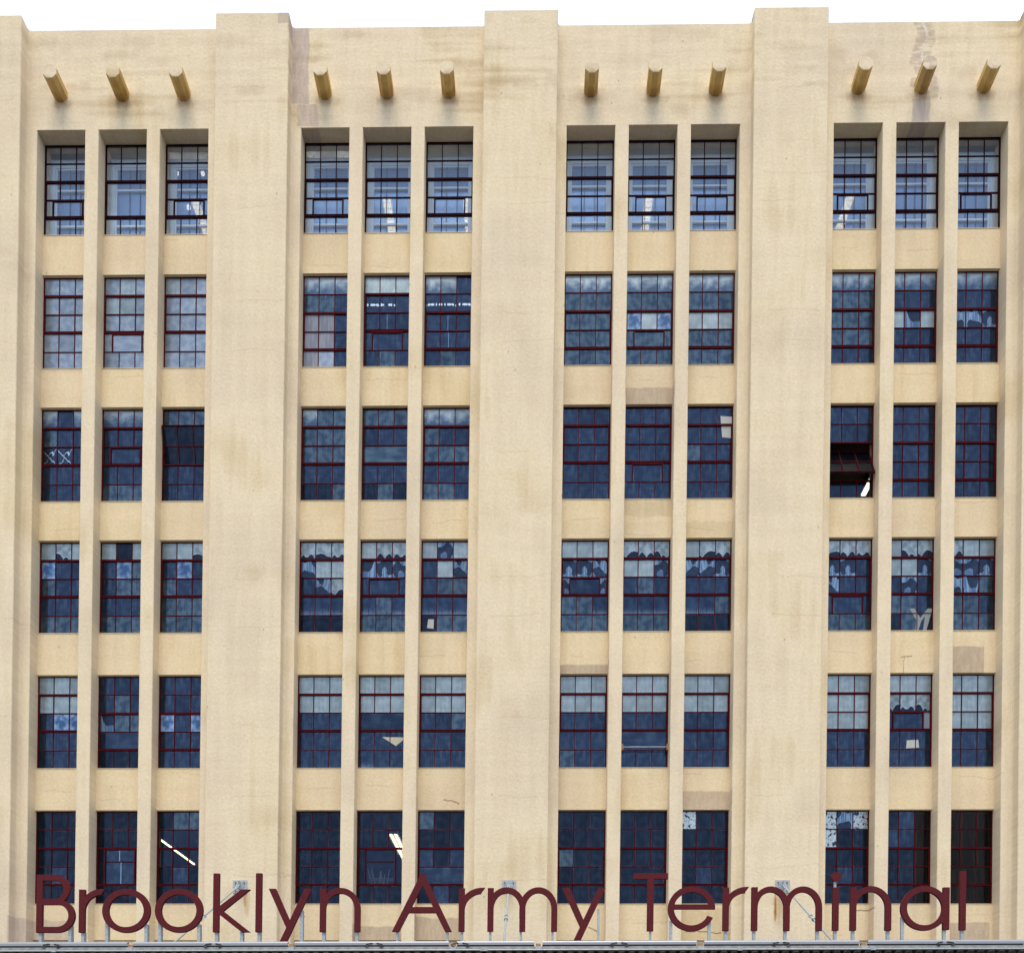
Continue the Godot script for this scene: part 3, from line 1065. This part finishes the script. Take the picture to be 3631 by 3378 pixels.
# extrude an outline with holes; x, y lean with the front
func extrude(outer: PackedVector2Array, holes: Array, depth: float, split_x: float) -> ArrayMesh:
	var st := begin()
	var pieces := []
	if holes.is_empty():
		pieces = [outer]
	else:
		for half in [poly([-9, -9, split_x, -9, split_x, 9, -9, 9]), poly([split_x, -9, 9, -9, 9, 9, split_x, 9])]:
			var parts: Array[PackedVector2Array] = Geometry2D.intersect_polygons(outer, half)
			for h in holes:
				var next: Array[PackedVector2Array] = []
				for p in parts:
					next.append_array(Geometry2D.clip_polygons(p, h))
				parts = next
			pieces.append_array(parts)
	for p in pieces:
		var idx := Geometry2D.triangulate_polygon(p)
		for i in range(0, idx.size(), 3):
			for z in [0.0, -depth]:
				var tri := [p[idx[i]], p[idx[i + 1]], p[idx[i + 2]]]
				var cw: bool = (tri[1] - tri[0]).cross(tri[2] - tri[0]) < 0.0
				if cw != (z == 0.0):
					tri = [tri[0], tri[2], tri[1]]
				for v in tri:
					st.add_vertex(Vector3(v.x + LEAN * v.y, v.y, z))
	var loops := [outer]
	loops.append_array(holes)
	for l in loops:
		for i in l.size():
			var a: Vector2 = l[i]
			var d: Vector2 = l[(i + 1) % l.size()]
			for v in [[a, 0.0], [d, 0.0], [d, -depth], [a, 0.0], [d, -depth], [a, -depth]]:
				st.add_vertex(Vector3(v[0].x + LEAN * v[0].y, v[0].y, v[1]))
	return done(st)

# one leg-and-arch of n and m: stem at x0, far leg's right edge at x1
func arch(x0: float, x1: float, s: float, xh: float) -> PackedVector2Array:
	var cx := (x0 + x1) * 0.5
	var rx := (x1 - x0) * 0.5
	var ry := 0.50
	var o := ell(cx, xh + 0.018 - ry, rx, ry, PI, 0.0, 24)
	var p := PackedVector2Array()
	p.append_array(o)
	p.append(Vector2(x1, 0.0))
	p.append(Vector2(x1 - s, 0.0))
	p.append_array(ell(cx, xh + 0.018 - ry, rx - s, ry - 0.132, 0.0, PI, 24))
	p.append(Vector2(x0 + s, 0.3))
	p.append(Vector2(x0, 0.3))
	return p

func rect(x0: float, x1: float, y0: float, y1: float) -> PackedVector2Array:
	return poly([x0, y0, x1, y0, x1, y1, x0, y1])

func make_sign():
	var sign := thing("letter_sign", "row of maroon metal letters on thin posts reading Brooklyn Army Terminal", "sign", "", Vector3(0, 5.3, 5.14))
	var s := 0.14
	var xh := 1.005
	var asc := 1.365
	var text := [["B", -11.727], ["r", -10.730], ["o", -10.183], ["o", -8.949], ["k", -7.590], ["l", -6.597], ["y", -6.350], ["n", -5.099], ["A", -3.412], ["r", -1.868], ["m", -1.197], ["y", 0.478], ["T", 2.180], ["e", 2.985], ["r", 4.252], ["m", 4.914], ["i", 6.786], ["n", 7.190], ["a", 8.352], ["l", 9.709]]
	# posts: x, and how far above the baseline each reaches
	var posts := {0: [[0.07, 0], [0.767, 0.16]], 1: [[0.073, 0]], 2: [[0.085, 0.22], [1.01, 0.18]], 3: [[0.095, 0.22], [1.012, 0.18]], 4: [[0.068, 0], [0.655, 0]], 5: [[0.07, 0]], 6: [[0.815, 0.5]], 7: [[0.084, 0], [0.858, 0]], 8: [[0.114, 0], [1.28, 0]], 9: [[0.076, 0]], 10: [[0.065, 0], [0.78, 0], [1.516, 0]], 11: [[0.907, 0.5]], 12: [[0.409, 0]], 13: [[0.077, 0.22], [0.97, 0.2]], 14: [[0.08, 0]], 15: [[0.074, 0], [0.795, 0], [1.535, 0]], 16: [[0.076, 0]], 17: [[0.084, 0], [0.891, 0]], 18: [[0.063, 0.3], [1.026, 0]], 19: [[0.08, 0]]}
	for i in text.size():
		var ch: String = text[i][0]
		var outer: PackedVector2Array
		var holes := []
		var split := 0.5
		match ch:
			"B":
				var up := merged([rect(0.0, 0.43, 0.62, 1.35), ell(0.43, 1.012, 0.345, 0.338, -PI / 2, PI / 2, 20)])
				var lo := merged([rect(0.0, 0.49, 0.0, 0.78), ell(0.49, 0.39, 0.41, 0.39, -PI / 2, PI / 2, 20)])
				outer = merged([up, lo])
				holes = [merged([rect(s, 0.42, 0.785, 1.215), ell(0.42, 1.0, 0.21, 0.215, -PI / 2, PI / 2, 16)]), merged([rect(s, 0.49, 0.135, 0.65), ell(0.49, 0.3925, 0.265, 0.2575, -PI / 2, PI / 2, 16)])]
				split = 0.3
			"r":
				var a := ell(0.55, 0.50, 0.55, 0.515, PI, PI * 0.47, 18)
				a.append(Vector2(0.505, 0.88))
				a.append_array(ell(0.55, 0.50, 0.55 - s, 0.515 - 0.135, PI * 0.52, PI, 18))
				a.append(Vector2(s, 0.3))
				a.append(Vector2(0.0, 0.3))
				outer = merged([rect(0.0, s, 0.0, xh - 0.005), a])
			"o":
				outer = ell(0.56, 0.505, 0.56, 0.512, 0.0, TAU, 56)
				holes = [ell(0.56, 0.503, 0.413, 0.378, 0.0, TAU, 48)]
				split = 0.56
			"k":
				outer = merged([rect(0.0, s, 0.0, asc), poly([s - 0.02, 0.43, 0.67, 0.0, 0.872, 0.0, 0.24, 0.49, 0.86, 0.992, 0.655, 0.992, s - 0.02, 0.58])])
			"l":
				outer = rect(0.0, s, 0.0, asc)
			"y":
				outer = merged([poly([0.055, xh, 0.22, xh, 0.56, 0.25, 0.495, 0.05]), poly([0.89, xh, 1.055, xh, 0.49, -0.225, 0.325, -0.225])])
			"n":
				outer = merged([rect(0.0, s, 0.0, xh), arch(0.0, 0.947, s, xh)])
			"m":
				outer = merged([rect(0.0, s, 0.0, xh), arch(0.0, 0.882, s, xh), arch(0.738, 1.62, s, xh)])
				if i > 12:
					outer = merged([rect(0.0, s, 0.0, xh), arch(0.0, 0.885, s, xh), arch(0.742, 1.63, s, xh)])
			"A":
				outer = poly([0.0, 0.0, 0.163, 0.0, 0.382, 0.435, 1.010, 0.435, 1.232, 0.0, 1.392, 0.0, 0.735, 1.355, 0.66, 1.355])
				holes = [poly([0.452, 0.572, 0.945, 0.572, 0.698, 1.08])]
				split = 0.6985
			"T":
				outer = merged([rect(0.0, 0.795, 1.205, 1.338), rect(0.322, 0.472, 0.0, 1.25)])
			"e":
				outer = ell(0.545, 0.515, 0.545, 0.52, 0.0, TAU, 60)
				# lower counter, open to the right
				var lower := ell(0.545, 0.512, 0.405, 0.385, PI, TAU, 30)
				lower.append(Vector2(0.95, 0.503))
				lower.append(Vector2(0.14, 0.503))
				lower = merged([lower, poly([0.62, 0.503, 1.3, 0.503, 1.3, 0.27, 1.05, 0.298, 0.935, 0.345, 0.62, 0.4])])
				outer = cut(outer, lower)
				outer = merged([outer, rect(0.1, 1.088, 0.503, 0.60)])
				var up2 := ell(0.545, 0.515, 0.405, 0.385, 0.0, PI, 30)
				holes = [cut(up2, rect(-1, 2, -1, 0.612))]
				split = 0.545
			"i":
				outer = rect(0.0, s, 0.0, xh - 0.012)
			"a":
				outer = merged([ell(0.545, 0.51, 0.545, 0.516, 0.0, TAU, 56), rect(0.974, 1.12, 0.013, xh - 0.015)])
				holes = [cut(ell(0.548, 0.505, 0.405, 0.388, 0.0, TAU, 48), rect(0.974, 1.3, -1, 2))]
				split = 0.55
		var base := 5.842 + slope(text[i][1])
		var at := P(text[i][1], base, 0.06) - Vector3(0, 5.3, 0)
		var lt := obj("letter", extrude(outer, holes, 0.07, split), M.letter, sign, Transform3D(Basis.IDENTITY, at))
		if ch == "i":
			var dot := obj("letter_dot", extrude(ell(0.073, 1.243, 0.118, 0.105, 0.0, TAU, 28), [], 0.07, 0.0), M.letter, lt)
			var st0 := begin()
			sbox(st0, 0.05, 0.10, 0.99, 1.2, -0.09, -0.04)
			obj("post", done(st0), M.galv, lt)
		for p in posts[i]:
			var st := begin()
			var foot := 5.345 - base
			var wd := 0.026 if i in [8, 9, 10, 11, 12] else 0.036
			sbox(st, p[0] - wd, p[0] + wd, foot, p[1] + 0.02, -0.10, -0.045)
			# steel angle: a second flange set back
			sbox(st, p[0] + wd - 0.006, p[0] + wd, foot, p[1] + 0.02, -0.15, -0.1002)
			obj("post", done(st), M.galv, lt)

# ------------------------------------------------------------------ tie rods
func make_tie_rods():
	var xs := [-8.756, -0.88, 7.078]
	var ends := [-8.80, -0.83, 7.07]
	var lab := ["white tie rod with bolted wall plate behind the letter k", "white tie rod with bolted wall plate behind the m of the second word", "white tie rod with rusting wall plate behind the m of the third word"]
	for i in 3:
		var lx: float = xs[i]
		var t := thing("tie_rod", lab[i], "tie rod", "tie rods that hold up the canopy", P(lx, 8.23, PIL_OUT))
		var st := begin()
		sbox(st, -0.205, 0.205, -0.19, 0.19, 0.002, 0.022)
		obj("wall_plate", done(st), M.galv, t)
		for bx in [[-0.13, 0.12], [0.13, 0.12], [-0.13, -0.12], [0.13, -0.12]]:
			st = begin()
			tube(st, [Vector3(bx[0], bx[1], 0.0225), Vector3(bx[0], bx[1], 0.055)], 0.022, 6)
			obj("bolt", done(st), M.rust, t)
		st = begin()
		sbox(st, -0.015, 0.015, -0.10, 0.14, 0.0225, 0.20)
		obj("lug", done(st), M.galv, t)
		var end := Vector3(ends[i] + LEAN * 5.5, 5.42, 5.0) - t.position
		var start := Vector3(0, -0.02, 0.15)
		var dir := (end - start).normalized()
		st = begin()
		for k in [-0.028, 0.028]:
			tube(st, [start + Vector3(k, 0.05, 0.0), start + Vector3(k, 0, 0.0) + dir * 0.16, start + Vector3(k * 0.4, 0, 0.0) + dir * 0.26], 0.014, 6)
		obj("clevis", done(st), M.galv, t)
		st = begin()
		tube(st, [start + dir * 0.2, end], 0.026, 8)
		obj("rod", done(st), M.galv, t)
		st = begin()
		var m := start + dir * ((end - start).length() * 0.54)
		for k in [-0.038, 0.038]:
			tube(st, [m + Vector3(k, 0, 0) - dir * 0.12, m + Vector3(k, 0, 0) + dir * 0.12], 0.014, 6)
		for k in [-1.0, 1.0]:
			tube(st, [m + dir * k * 0.11, m + dir * k * 0.17], 0.05, 8)
		obj("turnbuckle", done(st), M.galv, t)

# ------------------------------------------------------------------ things behind the glass
func ceiling_light(x: float, y: float, z0: float, z1: float, wd: float, tubes: int, label: String):
	var t := thing("ceiling_light", label, "ceiling light", "lit ceiling lights behind the windows", P(x, y, (z0 + z1) * 0.5))
	var h := (z0 - z1) * 0.5
	var st := begin()
	sbox(st, -wd * 0.5 - 0.02, wd * 0.5 + 0.02, 0.003, 0.09, -h, h)
	obj("housing", done(st), M.white, t)
	for k in tubes:
		st = begin()
		var tw := wd / tubes
		var cx := -wd * 0.5 + tw * (k + 0.5)
		sbox(st, cx - tw * 0.5 + (0.045 if tubes > 1 else 0.0), cx + tw * 0.5 - (0.045 if tubes > 1 else 0.0), -0.03, 0.0, -h + 0.02, h - 0.02)
		obj("tube", done(st), M.lamp, t)
	var n := int(h * 2.0 / 0.16)
	if tubes == 1 and wd > 0.15:
		for k in n:
			st = begin()
			var z := -h + 0.1 + k * 0.16
			sbox(st, -wd * 0.5, wd * 0.5, -0.045, -0.0305, z, z + 0.012)
			obj("louvre", done(st), M.white, t)
	var l := OmniLight3D.new()
	l.name = "glow"
	l.position = Vector3(0, -0.12, 0)
	l.light_color = Color(1.0, 0.93, 0.78)
	l.light_energy = 0.35 if y > 30.0 else 0.04
	l.light_size = 0.15
	l.omni_range = 12.0
	l.omni_attenuation = 2.0
	l.shadow_enabled = true
	t.add_child(l)

func make_interior_things():
	ceiling_light(-11.17, 30.46, -1.45, -4.4, 0.24, 1, "lit louvred ceiling light behind the third top-floor window from the left")
	ceiling_light(-5.09, 30.46, -1.45, -4.4, 0.24, 1, "lit louvred ceiling light behind the fifth top-floor window from the left")
	ceiling_light(-2.56, 30.46, -1.45, -4.4, 0.22, 1, "lit louvred ceiling light at the right edge of the sixth top-floor window from the left")
	ceiling_light(3.18, 30.42, -1.45, -4.4, 0.24, 1, "lit louvred ceiling light behind the eighth top-floor window from the left")
	ceiling_light(9.5, 30.42, -1.45, -4.4, 0.24, 1, "lit louvred ceiling light behind the tenth top-floor window from the left")
	ceiling_light(10.83, 22.62, -2.55, -3.6, 0.14, 1, "bright bare tube light seen below the wide open sash")
	ceiling_light(-12.3, 10.48, -1.7, -4.8, 0.04, 1, "thin lit tube light above the letters o and o")
	ceiling_light(-4.66, 10.48, -1.7, -4.8, 0.30, 2, "twin tube light glowing yellow above the letter n of the first word")
	# small round lamps on the top floor
	var spots := [[-11.62, 31.0, -1.21], [-10.81, 31.0, -1.22], [-11.26, 30.0, -1.28], [-7.29, 31.0, -1.03], [-6.35, 31.0, -1.03]]
	var lab := ["small round white lamp at the left of the third top-floor window", "small round white lamp at the right of the third top-floor window", "small round white lamp low behind the third top-floor window", "small round white lamp at the left of the fourth top-floor window", "small round white lamp at the right of the fourth top-floor window"]
	for i in 5:
		var s = spots[i]
		var t := thing("round_lamp", lab[i], "lamp", "small round lamps on the top floor", P(s[0], s[1], s[2]))
		var sp := SphereMesh.new()
		sp.radius = 0.065
		sp.height = 0.13
		sp.radial_segments = 12
		sp.rings = 6
		obj("globe", sp, M.bulb, t)
		var st := begin()
		tube(st, [Vector3(0, 0.066, 0), Vector3(0, 31.28 - s[1], 0)], 0.008, 5)
		obj("cord", done(st), M.black, t)
	# sheets and cloths against the glass
	sheet("paper_sheet", "white paper sheet in the right half of the ninth window of the third row", "paper", [5.28, 22.62, 5.92, 22.58, 5.90, 21.92, 5.34, 21.98], -0.432, M.paper)
	sheet("paper_sheet", "small white card in a lower corner of the window above the capital A", "paper", [-3.45, 16.53, -3.28, 16.52, -3.29, 16.24, -3.49, 16.26], -0.432, M.paper)
	sheet("paper_sheet", "crumpled white paper near the bottom of the second window from the right", "paper", [10.98, 12.84, 11.32, 12.86, 11.35, 12.62, 10.96, 12.60], -0.432, M.paper)
	sheet("hanging_cloth", "pale yellow cloth corner hanging in a window two rows above the letter n", "cloth", [-4.80, 12.97, -4.16, 12.96, -4.16, 12.88, -4.38, 12.70], -0.432, M.cloth)
	sheet("hanging_cloth", "pale cloth strips hanging in a V low in the eleventh window of the fourth row", "cloth", [11.02, 16.80, 11.16, 16.80, 11.34, 16.52, 11.56, 16.80, 11.70, 16.80, 11.52, 16.12, 11.42, 16.12, 11.48, 16.58, 11.36, 16.40, 11.28, 16.12, 11.20, 16.12, 11.22, 16.45], -0.432, M.strip)
	# wire basket with tools on the sill behind the lowest row
	var bk := thing("wire_basket", "white wire basket of tools behind the glass above the letter n of the first word", "basket", "", P(-4.80, 8.56, -0.60))
	var st := begin()
	for y in [0.0, 0.19]:
		tube(st, [Vector3(-0.34, y, 0), Vector3(0.34, y, 0), Vector3(0.34, y, -0.16), Vector3(-0.34, y, -0.16), Vector3(-0.34, y, 0)], 0.010, 5)
	for k in 18:
		var x := -0.34 + k * 0.04
		tube(st, [Vector3(x, 0.0, 0), Vector3(x, 0.19, 0)], 0.005, 4)
	obj("wires", done(st), M.wire, bk)
	var tools := [[-0.30, 0.0, -0.42, 0.46], [-0.22, 0.05, -0.30, 0.50], [-0.08, 0.05, -0.02, 0.44], [0.06, 0.05, 0.10, 0.34], [0.16, 0.05, 0.24, 0.50], [0.02, 0.05, -0.01, 0.3]]
	for q in tools:
		st = begin()
		tube(st, [Vector3(q[0], q[1], -0.08), Vector3(lerpf(q[0], q[2], 0.6), lerpf(q[1], q[3], 0.6), -0.08), Vector3(q[2], q[3], -0.08)], 0.016, 6)
		obj("tool", done(st), M.wire, bk)
	# clamp bar across one window, held by rusty brackets
	var cb := thing("clamp_bar", "thin bar with rusty end brackets across the eighth window of the fifth row", "bar", "", P(3.11, 12.585, -0.28))
	st = begin()
	tube(st, [Vector3(-0.715, 0, 0), Vector3(0.715, 0, 0)], 0.013, 6)
	obj("bar", done(st), M.galv, cb)
	for k in [-1.0, 1.0]:
		st = begin()
		sbox(st, k * 0.68 - 0.03, k * 0.68 + 0.03, -0.09, 0.09, -0.06, 0.03)
		obj("end_bracket", done(st), M.rust, cb)

func sheet(called: String, label: String, cat: String, pts: Array, z: float, m: Material):
	var p := PackedVector2Array()
	for i in range(0, pts.size(), 2):
		p.append(Vector2(pts[i], pts[i + 1]))
	var c := Vector2.ZERO
	for q in p:
		c += q / p.size()
	var loc := PackedVector2Array()
	for q in p:
		loc.append(q - c)
	if Geometry2D.is_polygon_clockwise(loc):
		loc.reverse()
	var o := MeshInstance3D.new()
	o.name = numbered(called)
	o.mesh = extrude(loc, [], 0.004, 0.0)
	o.material_override = m
	o.position = P(c.x, c.y, z)
	add_child(o)
	o.set_meta("label", label)
	o.set_meta("category", cat)
